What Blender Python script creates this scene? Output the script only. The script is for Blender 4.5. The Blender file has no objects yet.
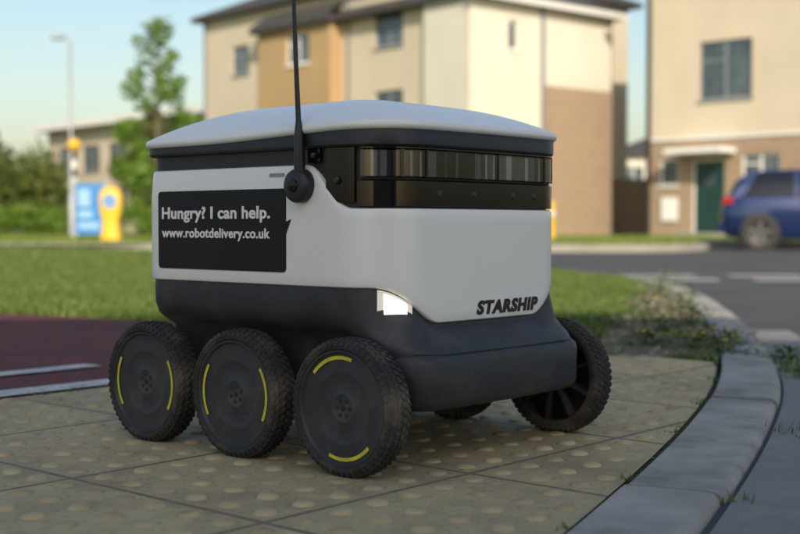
import bpy, bmesh, math, random
import numpy as np
from mathutils import Vector
random.seed(7); rng=np.random.default_rng(11)
R=math.radians
scene=bpy.context.scene
COL=scene.collection

# ------------------------------------------------------------------ materials
def M(name,c1,c2=None,scale=8,rough=.6,rough2=None,bump=0,bscale=60,metal=0,spec=.5,coat=0,emit=None,estr=0,
      c3=None,scale3=2.0,t3=(.5,.7),trans=0,bdist=.01):
    m=bpy.data.materials.new(name); m.use_nodes=True
    nt=m.node_tree; N=nt.nodes; L=nt.links
    b=N['Principled BSDF']
    b.inputs['Roughness'].default_value=rough
    b.inputs['Metallic'].default_value=metal
    b.inputs['Specular IOR Level'].default_value=spec
    b.inputs['Coat Weight'].default_value=coat
    b.inputs['Base Color'].default_value=(*c1,1)
    tc=N.new('ShaderNodeTexCoord')
    out=None
    if c2 is not None:
        n=N.new('ShaderNodeTexNoise'); n.inputs['Scale'].default_value=scale; n.inputs['Detail'].default_value=3; n.inputs['Roughness'].default_value=.6
        L.new(tc.outputs['Object'],n.inputs['Vector'])
        r=N.new('ShaderNodeValToRGB'); r.color_ramp.elements[0].position=.35; r.color_ramp.elements[1].position=.65
        r.color_ramp.elements[0].color=(*c1,1); r.color_ramp.elements[1].color=(*c2,1)
        L.new(n.outputs['Fac'],r.inputs['Fac']); out=r.outputs['Color']
        if rough2 is not None:
            mr=N.new('ShaderNodeMapRange'); mr.inputs[1].default_value=.35; mr.inputs[2].default_value=.65
            mr.inputs[3].default_value=rough; mr.inputs[4].default_value=rough2
            L.new(n.outputs['Fac'],mr.inputs[0]); L.new(mr.outputs[0],b.inputs['Roughness'])
    if c3 is not None:
        n=N.new('ShaderNodeTexNoise'); n.inputs['Scale'].default_value=scale3; n.inputs['Detail'].default_value=5; n.inputs['Roughness'].default_value=.65
        L.new(tc.outputs['Object'],n.inputs['Vector'])
        mr=N.new('ShaderNodeMapRange'); mr.inputs[1].default_value=t3[0]; mr.inputs[2].default_value=t3[1]
        L.new(n.outputs['Fac'],mr.inputs[0])
        mx=N.new('ShaderNodeMix'); mx.data_type='RGBA'
        L.new(mr.outputs[0],mx.inputs[0])
        if out is not None: L.new(out,mx.inputs[6])
        else: mx.inputs[6].default_value=(*c1,1)
        mx.inputs[7].default_value=(*c3,1); out=mx.outputs[2]
    if out is not None: L.new(out,b.inputs['Base Color'])
    if bump>0:
        n=N.new('ShaderNodeTexNoise'); n.inputs['Scale'].default_value=bscale; n.inputs['Detail'].default_value=2
        L.new(tc.outputs['Object'],n.inputs['Vector'])
        bp=N.new('ShaderNodeBump'); bp.inputs['Strength'].default_value=bump; bp.inputs['Distance'].default_value=bdist
        L.new(n.outputs['Fac'],bp.inputs['Height']); L.new(bp.outputs[0],b.inputs['Normal'])
    if emit: 
        b.inputs['Emission Color'].default_value=(*emit,1); b.inputs['Emission Strength'].default_value=estr
    if trans>0:
        t=N.new('ShaderNodeBsdfTranslucent'); 
        if out is not None: L.new(out,t.inputs['Color'])
        else: t.inputs['Color'].default_value=(*c1,1)
        ms=N.new('ShaderNodeMixShader'); ms.inputs[0].default_value=trans
        L.new(b.outputs[0],ms.inputs[1]); L.new(t.outputs[0],ms.inputs[2])
        L.new(ms.outputs[0],N['Material Output'].inputs['Surface'])
    return m

def brickmat(name,c1,c2,mortar,bw,rh,ms,scale=1,rot=None,offset=.5,rough=.85,bump=.4,vert=False,noise=None):
    m=bpy.data.materials.new(name); m.use_nodes=True
    nt=m.node_tree; N=nt.nodes; L=nt.links; b=N['Principled BSDF']; b.inputs['Roughness'].default_value=rough
    tc=N.new('ShaderNodeTexCoord'); mp=N.new('ShaderNodeMapping'); L.new(tc.outputs['Object'],mp.inputs['Vector'])
    if vert: mp.inputs['Rotation'].default_value=(R(-90),0,0)
    if rot: mp.inputs['Rotation'].default_value=(0,0,rot)
    br=N.new('ShaderNodeTexBrick'); L.new(mp.outputs[0],br.inputs['Vector'])
    br.inputs['Color1'].default_value=(*c1,1); br.inputs['Color2'].default_value=(*c2,1); br.inputs['Mortar'].default_value=(*mortar,1)
    br.inputs['Scale'].default_value=scale; br.inputs['Mortar Size'].default_value=ms; br.inputs['Brick Width'].default_value=bw
    br.inputs['Row Height'].default_value=rh; br.offset=offset
    out=br.outputs['Color']
    if noise:
        for (sc,col,t0,t1,amt) in noise:
            n=N.new('ShaderNodeTexNoise'); n.inputs['Scale'].default_value=sc; n.inputs['Detail'].default_value=4; n.inputs['Roughness'].default_value=.65
            L.new(tc.outputs['Object'],n.inputs['Vector'])
            mr=N.new('ShaderNodeMapRange'); mr.inputs[1].default_value=t0; mr.inputs[2].default_value=t1; mr.inputs[4].default_value=amt
            L.new(n.outputs['Fac'],mr.inputs[0])
            mx=N.new('ShaderNodeMix'); mx.data_type='RGBA'; L.new(mr.outputs[0],mx.inputs[0]); L.new(out,mx.inputs[6]); mx.inputs[7].default_value=(*col,1)
            out=mx.outputs[2]
    L.new(out,b.inputs['Base Color'])
    bp=N.new('ShaderNodeBump'); bp.inputs['Strength'].default_value=bump; bp.inputs['Distance'].default_value=.006; bp.invert=True
    n2=N.new('ShaderNodeTexNoise'); n2.inputs['Scale'].default_value=180; L.new(tc.outputs['Object'],n2.inputs['Vector'])
    ad=N.new('ShaderNodeMath'); ad.operation='MULTIPLY_ADD'; ad.inputs[1].default_value=.35
    L.new(n2.outputs['Fac'],ad.inputs[0]); L.new(br.outputs['Fac'],ad.inputs[2])
    L.new(ad.outputs[0],bp.inputs['Height']); L.new(bp.outputs[0],b.inputs['Normal'])
    return m

mWhite=M('white_shell_paint',(.90,.875,.82),(.885,.86,.805),scale=5,rough=.28,rough2=.36,coat=.25,c3=(.66,.60,.51),scale3=9,t3=(.64,1.0))
mLid=M('lid_paint',(.90,.885,.85),rough=.38,coat=.15)
mDark=M('dark_plastic',(.026,.027,.030),(.036,.036,.038),scale=14,rough=.45,rough2=.58,bump=.08,bscale=400,bdist=.002,c3=(.095,.083,.068),scale3=12,t3=(.52,.88))
mBand=M('black_band',(.014,.014,.016),(.022,.022,.023),scale=10,rough=.4,rough2=.5)
mGloss=M('gloss_black',(.006,.006,.007),rough=.08,spec=.35)
mTire=M('tyre_rubber',(.022,.021,.020),(.045,.041,.036),scale=18,rough=.85,bump=.2,bscale=200,bdist=.002,c3=(.17,.14,.10),scale3=16,t3=(.48,.82))
mHub=M('hub_plastic',(.028,.029,.033),(.042,.042,.045),scale=16,rough=.45,rough2=.58,c3=(.13,.115,.09),scale3=14,t3=(.52,.9))
mYel=M('yellow_mark',(.75,.66,.03),(.55,.46,.04),scale=60,rough=.6)
mSign=M('panel_black',(.008,.008,.010),(.012,.012,.014),rough=.45,spec=.3)
mText=M('panel_text_white',(.88,.86,.83),rough=.5)
mTextB=M('logo_black',(.012,.012,.014),rough=.45)
mLight=M('headlight_lens',(.9,.9,.88),rough=.2,emit=(1,.94,.84),estr=4)
mLight2=M('headlight_ring',(.5,.5,.5),rough=.25,metal=.7,emit=(1,.9,.75),estr=.5)
mLightOff=M('headlight_off',(.35,.35,.35),rough=.2)
mS=[M('streak_grey_a',(.26,.255,.25),rough=.2,metal=.3),M('streak_grey_b',(.70,.68,.64),rough=.25,metal=.1),M('sensor_grey_c',(.02,.02,.02),rough=.15),M('streak_grey_d',(.09,.09,.09),rough=.2)]  # greys imitate streaky reflections in the visor; the black also serves the lenses
def glassmat(name,tint):
    m=bpy.data.materials.new(name); m.use_nodes=True; N=m.node_tree.nodes; L=m.node_tree.links
    t=N.new('ShaderNodeBsdfTransparent'); t.inputs[0].default_value=(*tint,1)
    g=N.new('ShaderNodeBsdfGlossy'); g.inputs['Roughness'].default_value=.03
    lw=N.new('ShaderNodeFresnel'); lw.inputs[0].default_value=1.5
    mx=N.new('ShaderNodeMixShader'); L.new(lw.outputs[0],mx.inputs[0]); L.new(t.outputs[0],mx.inputs[1]); L.new(g.outputs[0],mx.inputs[2])
    L.new(mx.outputs[0],N['Material Output'].inputs[0]); return m
mClear=glassmat('sensor_cover',(.88,.88,.88))

mAsph=M('asphalt',(.062,.064,.068),(.080,.082,.086),scale=3,rough=.85,bump=.6,bscale=220,bdist=.008,c3=(.045,.047,.05),scale3=.6,t3=(.45,.65))
mRed=M('red_asphalt',(.125,.034,.038),(.185,.062,.062),scale=70,rough=.9,spec=.25,bump=.7,bscale=160,bdist=.01,c3=(.09,.045,.042),scale3=2.5,t3=(.45,.7))
mLine=M('white_marking',(.66,.64,.60),(.45,.43,.41),scale=25,rough=.7,c3=(.15,.10,.10),scale3=45,t3=(.56,.66))
mKerb=M('kerb_concrete',(.29,.275,.245),(.39,.37,.33),scale=9,rough=.9,bump=.4,bscale=150,bdist=.004,c3=(.16,.15,.13),scale3=5,t3=(.48,.72))
mGutter=M('gutter_concrete',(.19,.187,.18),(.25,.245,.235),scale=6,rough=.9,bump=.4,bscale=150,bdist=.005,c3=(.11,.11,.10),scale3=3,t3=(.48,.72))
mSoil=M('soil',(.12,.085,.052),(.21,.16,.105),scale=14,rough=1,bump=1,bscale=50,bdist=.02,c3=(.07,.09,.028),scale3=6,t3=(.5,.6))
mGround=M('grass_ground',(.045,.072,.016),(.080,.105,.028),scale=2,rough=1,bump=.8,bscale=40,bdist=.03,c3=(.11,.085,.045),scale3=5,t3=(.55,.72))
mTerr=M('terrain',(.06,.085,.025),(.08,.09,.035),scale=.05,rough=1)
mBlade=M('grass_blades',(.062,.115,.014),(.12,.175,.028),scale=25,rough=.6,c3=(.22,.19,.07),scale3=60,t3=(.57,.70))
mFarL=M('far_lawn',(.09,.135,.020),(.13,.16,.032),scale=1.2,rough=1,bump=.6,bscale=12,bdist=.06)
mPave=M('pavement',(.27,.25,.22),(.33,.31,.27),scale=2,rough=.9)
mTact=brickmat('tactile_paving',(.54,.42,.225),(.46,.365,.20),(.17,.135,.085),.4,.4,.005,offset=0,noise=[(9,(.28,.215,.13),.48,.78,.85),(60,(.56,.45,.26),.55,.75,.5),(3,(.26,.20,.125),.47,.70,.7),(140,(.16,.125,.08),.54,.70,.65)])
mBlis=M('tactile_blister',(.47,.37,.205),(.53,.42,.24),scale=30,rough=.9,spec=.3,c3=(.28,.215,.135),scale3=5,t3=(.45,.70),bump=.3,bscale=300,bdist=.002)
def sidmat(name,c):
    m=M(name,c,tuple(x*.92 for x in c),scale=.6,rough=.75)
    N=m.node_tree.nodes; L=m.node_tree.links; tc=N.new('ShaderNodeTexCoord')
    w=N.new('ShaderNodeTexWave'); w.wave_type='BANDS'; w.bands_direction='Z'; w.wave_profile='SAW'; w.inputs['Scale'].default_value=1.9
    L.new(tc.outputs['Object'],w.inputs['Vector'])
    bp=N.new('ShaderNodeBump'); bp.inputs['Strength'].default_value=.8; bp.inputs['Distance'].default_value=.03
    L.new(w.outputs['Fac'],bp.inputs['Height']); L.new(bp.outputs[0],N['Principled BSDF'].inputs['Normal']); return m
mCream=sidmat('cream_cladding',(.66,.58,.45)); mWht=sidmat('white_cladding',(.76,.72,.62)); mTan=sidmat('tan_render',(.50,.34,.18))
mBrick=brickmat('buff_brick',(.34,.23,.14),(.27,.175,.11),(.36,.32,.26),.225,.075,.01,vert=True)
mRoof=M('roof_tile',(.045,.042,.045),(.065,.06,.06),scale=3,rough=.8)
mFrame=M('window_frame',(.72,.72,.70),rough=.4)
mFrameG=M('window_frame_grey',(.22,.24,.26),rough=.4)
mWin=M('window_glass',(.035,.05,.065),(.10,.13,.15),scale=.9,rough=.06,spec=.9)
mDoor=M('door_green',(.010,.045,.038),rough=.4)
mGrey=M('galvanised_steel',(.33,.34,.35),rough=.5,metal=.5)
mBlk=M('black_paint',(.02,.02,.02),rough=.5)
mWp=M('white_paint',(.75,.75,.73),rough=.5)
mYp=M('yellow_plastic',(.75,.45,.02),rough=.5)
mBlue=M('sign_blue',(.03,.20,.50),rough=.5)
mCar=M('car_blue',(.004,.020,.095),rough=.25,coat=1,metal=.3)
mCarG=M('car_glass',(.012,.014,.018),rough=.05)
mRedL=M('tail_lamp',(.35,.01,.01),rough=.2,coat=.5)
mBark=M('bark',(.12,.09,.06),(.2,.16,.11),scale=12,rough=.9)
mLeafA=M('leaf_young',(.12,.23,.022),(.21,.32,.045),scale=2.5,rough=.5,trans=.4)
mLeafB=M('leaf_dark',(.06,.10,.02),(.15,.175,.032),scale=.7,rough=.6,trans=.25)
mWeed=M('weed_leaf',(.07,.12,.03),(.13,.17,.05),scale=30,rough=.6)
mFlower=M('flower_yellow',(.8,.6,.02),rough=.6)

# ------------------------------------------------------------------ helpers
def empty(name,loc=(0,0,0),rz=0):
    o=bpy.data.objects.new(name,None); o.location=loc; o.rotation_euler=(0,0,rz); COL.objects.link(o); return o
def mk(name,v,f,mat,parent=None,smooth=False,recalc=True,bev=0,loc=None,rz=0,seg=2):
    me=bpy.data.meshes.new(name); me.from_pydata([tuple(map(float,p)) for p in v],[],f)
    if recalc or bev:
        bm=bmesh.new(); bm.from_mesh(me)
        if bev: bmesh.ops.bevel(bm,geom=list(bm.edges),offset=bev,segments=seg,affect='EDGES',profile=.5)
        bmesh.ops.recalc_face_normals(bm,faces=bm.faces); bm.to_mesh(me); bm.free()
    me.materials.append(mat)
    if smooth:
        for p in me.polygons: p.use_smooth=True
        if smooth!='full':
            me.set_sharp_from_angle(angle=R(40))
    o=bpy.data.objects.new(name,me); COL.objects.link(o)
    if parent: o.parent=parent
    if loc: o.location=loc
    o.rotation_euler[2]=rz
    return o
BF=[(0,3,2,1),(4,5,6,7),(0,1,5,4),(1,2,6,5),(2,3,7,6),(3,0,4,7)]
def bv(x0,x1,y0,y1,z0,z1): return [(x0,y0,z0),(x1,y0,z0),(x1,y1,z0),(x0,y1,z0),(x0,y0,z1),(x1,y0,z1),(x1,y1,z1),(x0,y1,z1)]
def box(name,x0,x1,y0,y1,z0,z1,mat,parent=None,bev=0,smooth=False,**k):
    return mk(name,bv(x0,x1,y0,y1,z0,z1),BF,mat,parent,bev=bev,smooth=smooth,**k)
def boxes(name,lst,mat,parent=None,**k):
    v=[];f=[]
    for b in lst:
        o=len(v); v+=bv(*b); f+=[tuple(i+o for i in q) for q in BF]
    return mk(name,v,f,mat,parent,**k)
def lathe(name,prof,n,mat,parent=None,axis='y',loc=(0,0,0),smooth=True,rot=None):
    v=[];f=[]
    for i in range(n):
        a=2*math.pi*i/n
        for r,y in prof:
            if axis=='y': v.append((r*math.cos(a),y,r*math.sin(a)))
            elif axis=='z': v.append((r*math.cos(a),r*math.sin(a),y))
            else: v.append((y,r*math.cos(a),r*math.sin(a)))
    m=len(prof)
    for i in range(n):
        j=(i+1)%n
        for k in range(m-1): f.append((i*m+k,i*m+k+1,j*m+k+1,j*m+k))
    o=mk(name,v,f,mat,parent,smooth=smooth,loc=loc)
    if rot: o.rotation_euler=rot
    return o
def fastmesh(name,verts,nper,mat,parent=None):
    me=bpy.data.meshes.new(name); nv=len(verts); nf=nv//nper
    me.vertices.add(nv); me.vertices.foreach_set('co',verts.astype(np.float32).ravel())
    me.loops.add(nv); me.loops.foreach_set('vertex_index',np.arange(nv,dtype=np.int32))
    me.polygons.add(nf); me.polygons.foreach_set('loop_start',np.arange(0,nv,nper,dtype=np.int32))
    me.polygons.foreach_set('loop_total',np.full(nf,nper,dtype=np.int32))
    me.update(); me.validate(); me.materials.append(mat)
    o=bpy.data.objects.new(name,me); COL.objects.link(o)
    if parent: o.parent=parent
    return o
def ss(x,a,b):
    t=min(1,max(0,(x-a)/(b-a))); return t*t*(3-2*t)

# ------------------------------------------------------------------ delivery robot
TH=R(-41.5)
robot=empty('delivery_robot',(-.065,2.142,.003),TH)
W=.24; XF=.262; XR=-.295; RF=.09; RR=.05
def perimeter():
    P=[]
    def seg(p,q,n,nm):
        for i in range(n): 
            t=i/n; P.append([p[0]+(q[0]-p[0])*t,p[1]+(q[1]-p[1])*t,*nm])
    def arc(c,r,a0,a1,n):
        for i in range(n):
            a=R(a0+(a1-a0)*i/n); P.append([c[0]+r*math.cos(a),c[1]+r*math.sin(a),math.cos(a),math.sin(a)])
    seg((XR,0),(XR,-(W-RR)),10,(-1,0)); arc((XR+RR,-(W-RR)),RR,180,270,12)
    seg((XR+RR,-W),(XF-RF,-W),84,(0,-1)); arc((XF-RF,-(W-RF)),RF,270,360,30)
    seg((XF,-(W-RF)),(XF,W-RF),60,(1,0)); arc((XF-RF,W-RF),RF,0,90,30)
    seg((XF-RF,W),(XR+RR,W),84,(0,1)); arc((XR+RR,W-RR),RR,90,180,12); seg((XR,W-RR),(XR,0),10,(-1,0))
    for p in P:
        p[0]+=.012*(1-(p[1]/W)**2)*ss(p[0],.12,.24)
        if p[0]<-.25: p[0]-=.006*(1-(p[1]/W)**2)
    return P
PER=perimeter(); NP=len(PER)
def loft(name,rows,mat,cap_b=False,cap_t=False,smooth=True,parent=robot):
    v=[];f=[]
    for zf,of in rows:
        for p in PER:
            z=zf(p) if callable(zf) else zf; o=of(p) if callable(of) else of
            v.append((p[0]+p[2]*o,p[1]+p[3]*o,z))
    for k in range(len(rows)-1):
        for i in range(NP):
            j=(i+1)%NP; f.append((k*NP+i,k*NP+j,(k+1)*NP+j,(k+1)*NP+i))
    if cap_b: f.append(tuple(range(NP))[::-1])
    if cap_t: f.append(tuple(range((len(rows)-1)*NP,len(rows)*NP)))
    return mk(name,v,f,mat,parent,smooth=smooth)
def zb(p):
    if p[0]<.12: return .267
    return .267-.054*ss(.222-abs(p[1]),0,.105)
def zt(p):
    if abs(p[1])<W-.002 and p[0]<0: return .450
    return .450-.066*ss(p[0],.106,.20)
def zmix(t): return lambda p: (zb(p)+.005)*(1-t)+(zt(p)-.005)*t
def topin(t): return lambda p: -.004*ss(zmix(t)(p),.40,.46)
rows=[(lambda p:zb(p),-.016),(lambda p:zb(p),-.004),(lambda p:zb(p)+.0015,-.0013)]
for k in range(0,13): rows.append((zmix(k/12),topin(k/12)))
rows+=[(lambda p:zt(p)-.0015,lambda p:-.0013+topin(1)(p)),(lambda p:zt(p),lambda p:-.004+topin(1)(p)),(lambda p:zt(p),-.018)]
loft('white_shell',rows,mWhite)
loft('upper_band',[(.372,-.009),(.486,-.009)],mBand)
def lz(p): return .011*ss(p[0],-.15,.27)
def Z(z,k=1): return lambda p: z+k*lz(p)
loft('lid_gasket',[(.474,-.012),(.474,.000),(.477,.003),(Z(.487),.0035),(Z(.490),.0015),(Z(.490),-.012)],mBand)
def fw(p): return max(0,p[2])**1.5 if p[0]>.1 else 0
def F(a,b): return lambda p: a*(1-fw(p))+b*fw(p)
loft('lower_body',[(lambda p:zb(p)+.004,-.014),(lambda p:zb(p)+.0015,-.0065),(lambda p:zb(p)-.004,-.0055),
   (lambda p:(zb(p)+.235)/2 if zb(p)>.25 else zb(p)-.008,F(-.005,-.003)),
   (F(.228,.198),F(-.006,.010)),(F(.210,.187),F(-.012,.024)),(F(.200,.179),F(-.024,.036)),(F(.19,.172),F(-.038,.042)),
   (F(.16,.15),F(-.046,.035)),(F(.11,.12),F(-.048,.0)),(.092,F(-.049,-.03)),(.086,-.0495)],mDark,cap_b=True)
def bumper():
    pl=[]; hw=.214; xf=.316; r=.05; xb=.12
    def arc(cx,cy,r,a0,a1,n):
        for i in range(n+1):
            a=R(a0+(a1-a0)*i/n); pl.append((cx+r*math.cos(a),cy+r*math.sin(a),math.cos(a),math.sin(a)))
    pl.append((xb,-hw,0,-1)); arc(xf-r,-(hw-r),r,-90,0,12); 
    for i in range(1,20): pl.append((xf+.006*math.sin(math.pi*i/20),-(hw-r)+(2*hw-2*r)*i/20,1,0))
    arc(xf-r,hw-r,r,0,90,12); pl.append((xb,hw,0,1))
    prof=[(.088,-.03),(.090,-.014),(.095,-.005),(.103,0),(.158,.001),(.166,-.002),(.171,-.008),(.175,-.025),(.178,-.05)]
    v=[];f=[];n=len(pl)
    for z,o in prof:
        for p in pl: v.append((p[0]+p[2]*o,p[1]+p[3]*o,z))
    for k in range(len(prof)-1):
        for i in range(n):
            j=(i+1)%n; f.append((k*n+i,k*n+j,(k+1)*n+j,(k+1)*n+i))
    f.append(tuple(range(n))[::-1]); f.append(tuple(range((len(prof)-1)*n,len(prof)*n)))
    mk('front_bumper',v,f,mDark,robot,smooth=True)
bumper()
def lid():
    cx=-.015; v=[];f=[]; rows=[]
    rim=[(.4875,-.02),(.4875,.002),(.489,.006),(.492,.0085),(.4955,.009),(.500,.0075)]
    for z,o in rim: rows.append([(p[0]+p[2]*o,p[1]+p[3]*o,z+lz(p)) for p in PER])
    base=rows[-1]
    for k in range(1,24):
        rho=1-k/24
        rows.append([(cx+(q[0]-cx)*rho,q[1]*rho,q[2]*rho**2.7+.5635*(1-rho**2.7)) for q in base])
    for r_ in rows: v+=r_
    for k in range(len(rows)-1):
        for i in range(NP):
            j=(i+1)%NP; f.append((k*NP+i,k*NP+j,(k+1)*NP+j,(k+1)*NP+i))
    v.append((cx,0,.5635)); c=len(v)-1; b=(len(rows)-1)*NP
    for i in range(NP): f.append((b+i,b+(i+1)%NP,c))
    f.append(tuple(range(NP))[::-1])
    mk('lid',v,f,mLid,robot,smooth=True)
lid()
def patch(name,pred,z0,z1,off,mat,th=.005,parent=robot,idx=None,smooth=True):
    I=idx if idx else [i for i,p in enumerate(PER) if pred(p)]
    rr=[(z0,0,off-th),(z0,0,off-.001),(z0,.001,off),(z1,-.001,off),(z1,0,off-.001),(z1,0,off-th)]
    v=[];f=[];n=len(I)
    for z,dz,o in rr:
        for k,i in enumerate(I):
            p=PER[i]; zz=z(p) if callable(z) else z
            v.append((p[0]+p[2]*o,p[1]+p[3]*o,zz+dz))
    for k in range(len(rr)-1):
        for i in range(n-1): f.append((k*n+i,k*n+i+1,(k+1)*n+i+1,(k+1)*n+i))
    m=len(rr)
    f.append(tuple(k*n for k in range(m))); f.append(tuple(k*n+n-1 for k in range(m))[::-1])
    return mk(name,v,f,mat,parent,smooth=smooth)
for sgn in (-1,1):
    sd=lambda p,s=sgn: p[1]*s>0
    patch('side_sensor_a',lambda p:sd(p) and .112<p[0]<.142 and abs(p[1])>.235,.452,.4735,-.003,mGloss)
    patch('side_sensor_b',lambda p:sd(p) and .150<p[0]<.207 and abs(p[1])>.2,.392,.4735,-.001,mGloss)
patch('visor_lower',lambda p:p[0]>.207,.386,.4245,.000,mGloss,th=.008)
patch('visor_groove',lambda p:p[0]>.212,.4255,.4285,-.004,mBand)
patch('visor_top',lambda p:p[0]>.212,.4700,.4738,.001,mGloss,th=.008)
I=[i for i,p in enumerate(PER) if p[0]>.214]
k=0; rs=random.Random(8)
while k<len(I)-2:
    w=rs.choice([1,2,3,4]); seg=I[k:k+w+1]; b_=PER[seg[0]][1]
    pal=[mS[0],mS[1],mS[1],mS[0],mS[3],mS[1]] if b_>-.05 else [mS[0],mS[2],mS[3],mS[2],mS[3],mS[1]]
    patch('reflection_slat',None,.4300,.4695,-.0055-rs.random()*.002,rs.choice(pal),th=.003,idx=seg,smooth=False)  # slats of mixed grey put the visor's bright streak reflections into colour
    k+=w
patch('visor_window',lambda p:p[0]>.212,.4292,.4698,.0005,mClear,th=.001)
for bb in (-.19,-.148,.02,.152,.19):
    patch('visor_divider',lambda p:p[0]>.2 and abs(p[1]-bb)<.004,.4285,.4705,.0015,mGloss,th=.008)
for (a,z,r) in ((.176,.425,.006),(.128,.463,.0045)):
    lathe('camera_lens',[(0,-.003),(r*.6,-.003),(r,-.001),(r,.004)],20,mS[2],robot,loc=(a,-.2415,z))
for bb in (-.12,-.04,.06,.12):
    lathe('visor_camera',[(0,.0008),(.005,.0008),(.006,.0),(.006,-.004)],20,mBand,robot,axis='x',loc=(XF+.012*(1-(bb/W)**2),bb,.405))
patch('headlight_housing',lambda p:p[1]<0 and p[0]>.2 and .172<abs(p[1])<.219,.224,lambda p:zb(p)-.002,-.001,mLight2,th=.012)
patch('headlight',lambda p:p[1]<0 and p[0]>.2 and .179<abs(p[1])<.213,.229,lambda p:zb(p)-.006,.001,mLight,th=.012)
patch('headlight',lambda p:p[1]>0 and p[0]>.2 and .179<abs(p[1])<.219,.230,lambda p:zb(p)-.006,-.0035,mLightOff,th=.006)
def rrect(x0,x1,z0,z1,r,n=6):
    pts=[]
    for cx,cz,a0 in ((x1-r,z0+r,-90),(x1-r,z1-r,0),(x0+r,z1-r,90),(x0+r,z0+r,180)):
        for i in range(n+1):
            a=R(a0+90*i/n); pts.append((cx+r*math.cos(a),cz+r*math.sin(a)))
    return pts
def plate(name,pts,y0,y1,mat,parent):
    n=len(pts); v=[(p[0],y0,p[1]) for p in pts]+[(p[0],y1,p[1]) for p in pts]
    f=[tuple(range(n)),tuple(range(n,2*n))[::-1]]+[(i,(i+1)%n,n+(i+1)%n,n+i) for i in range(n)]
    return mk(name,v,f,mat,parent)
pts=rrect(-.243,.068,.287,.415,.007)
k=7
pts=pts[:k]+[(.068,.345),(.079,.368),(.068,.364)]+pts[k:]
plate('advert_panel',pts,-W-.0012,-W+.002,mSign,robot)
plate('label_strip',rrect(.03,.062,.4335,.4385,.001),-W+.0005,-W+.004,mGrey,robot)
def text(name,s,mat,width,height,fn,bold=0,shear=0,spacing=1.0):
    c=bpy.data.curves.new(name,'FONT'); c.body=s; c.size=1; c.offset=bold; c.shear=shear; c.space_character=spacing; c.resolution_u=4; c.extrude=.01
    o=bpy.data.objects.new(name,c); COL.objects.link(o)
    dg=bpy.context.evaluated_depsgraph_get(); me=bpy.data.meshes.new_from_object(o.evaluated_get(dg)); bpy.data.objects.remove(o)
    xs=[v.co.x for v in me.vertices]; x0,x1=min(xs),max(xs)
    sx=width/(x1-x0); sy=height
    for v in me.vertices:
        v.co=Vector(fn((v.co.x-x0)*sx,v.co.y*sy,v.co.z))
    me.materials.clear(); me.materials.append(mat)
    ob=bpy.data.objects.new(name,me); COL.objects.link(ob); ob.parent=robot; return ob
text('advert_text_1','Hungry? I can help.',mText,.266,.0265,lambda x,y,z:(-.232+x,-W-.0020-z*.04,.370+y),bold=.028,spacing=1.04)
text('advert_text_2','www.robotdelivery.co.uk',mText,.266,.0215,lambda x,y,z:(-.232+x,-W-.0020-z*.04,.339+y),bold=.024,spacing=1.04)
text('logo_text','STARSHIP',mTextB,.166,.0275,lambda x,y,z:(XF+.012*(1-((-.034+x)/W)**2)+.0010+z*.03,-.034+x,.2225+y),bold=.05,shear=.2,spacing=1.12)
lathe('antenna_hub',[(0,-.017),(.017,-.017),(.0235,-.014),(.0255,-.010),(.0255,.006)],36,mBand,robot,loc=(.103,-.242,.418))
lathe('antenna_hub_cap',[(0,-.0035),(.009,-.003),(.010,0)],24,mGloss,robot,loc=(.103,-.2585,.418))
def tube(name,pts,rad,n,mat,parent):
    v=[];f=[]
    for i,p in enumerate(pts):
        p=Vector(p); d=(Vector(pts[min(i+1,len(pts)-1)])-Vector(pts[max(i-1,0)])).normalized()
        a=Vector((1,0,0)) if abs(d.z)>.9 else Vector((0,0,1)); a=(a-d*a.dot(d)).normalized(); b=d.cross(a)
        for k in range(n):
            t=2*math.pi*k/n; v.append(p+(a*math.cos(t)+b*math.sin(t))*rad[i])
    for i in range(len(pts)-1):
        for k in range(n):
            l=(k+1)%n; f.append((i*n+k,i*n+l,(i+1)*n+l,(i+1)*n+k))
    f.append(tuple(range(n))[::-1]); f.append(tuple(range((len(pts)-1)*n,len(pts)*n)))
    return mk(name,v,f,mat,parent,smooth=True)
tube('antenna_base',[(.108,-.250,.425),(.109,-.251,.45),(.108,-.251,.49),(.106,-.250,.515)],[.0085,.0085,.0075,.0045],14,mBand,robot)
tube('antenna_rod',[(.106,-.250,.512),(.101,-.250,.60),(.096,-.250,.70),(.088,-.250,.90),(.078,-.250,1.2)],[.0042,.0036,.0031,.0028,.0022],10,mBlk,robot)
mk('antenna_flag',[(.078,-.250,1.19),(.078,-.250,1.08),(-.09,-.252,1.12),(-.09,-.252,1.17)],[(0,1,2,3)],M('flag_orange',(.8,.2,.02),rough=.7),robot)
def arcstrip(r0,r1,a0,a1,y,n=20):
    v=[];f=[]
    for i in range(n+1):
        a=R(a0+(a1-a0)*i/n)
        v+=[(r0*math.cos(a),y,r0*math.sin(a)),(r1*math.cos(a),y,r1*math.sin(a))]
    for i in range(n): f.append((2*i,2*i+1,2*i+3,2*i+2))
    return v,f
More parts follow.
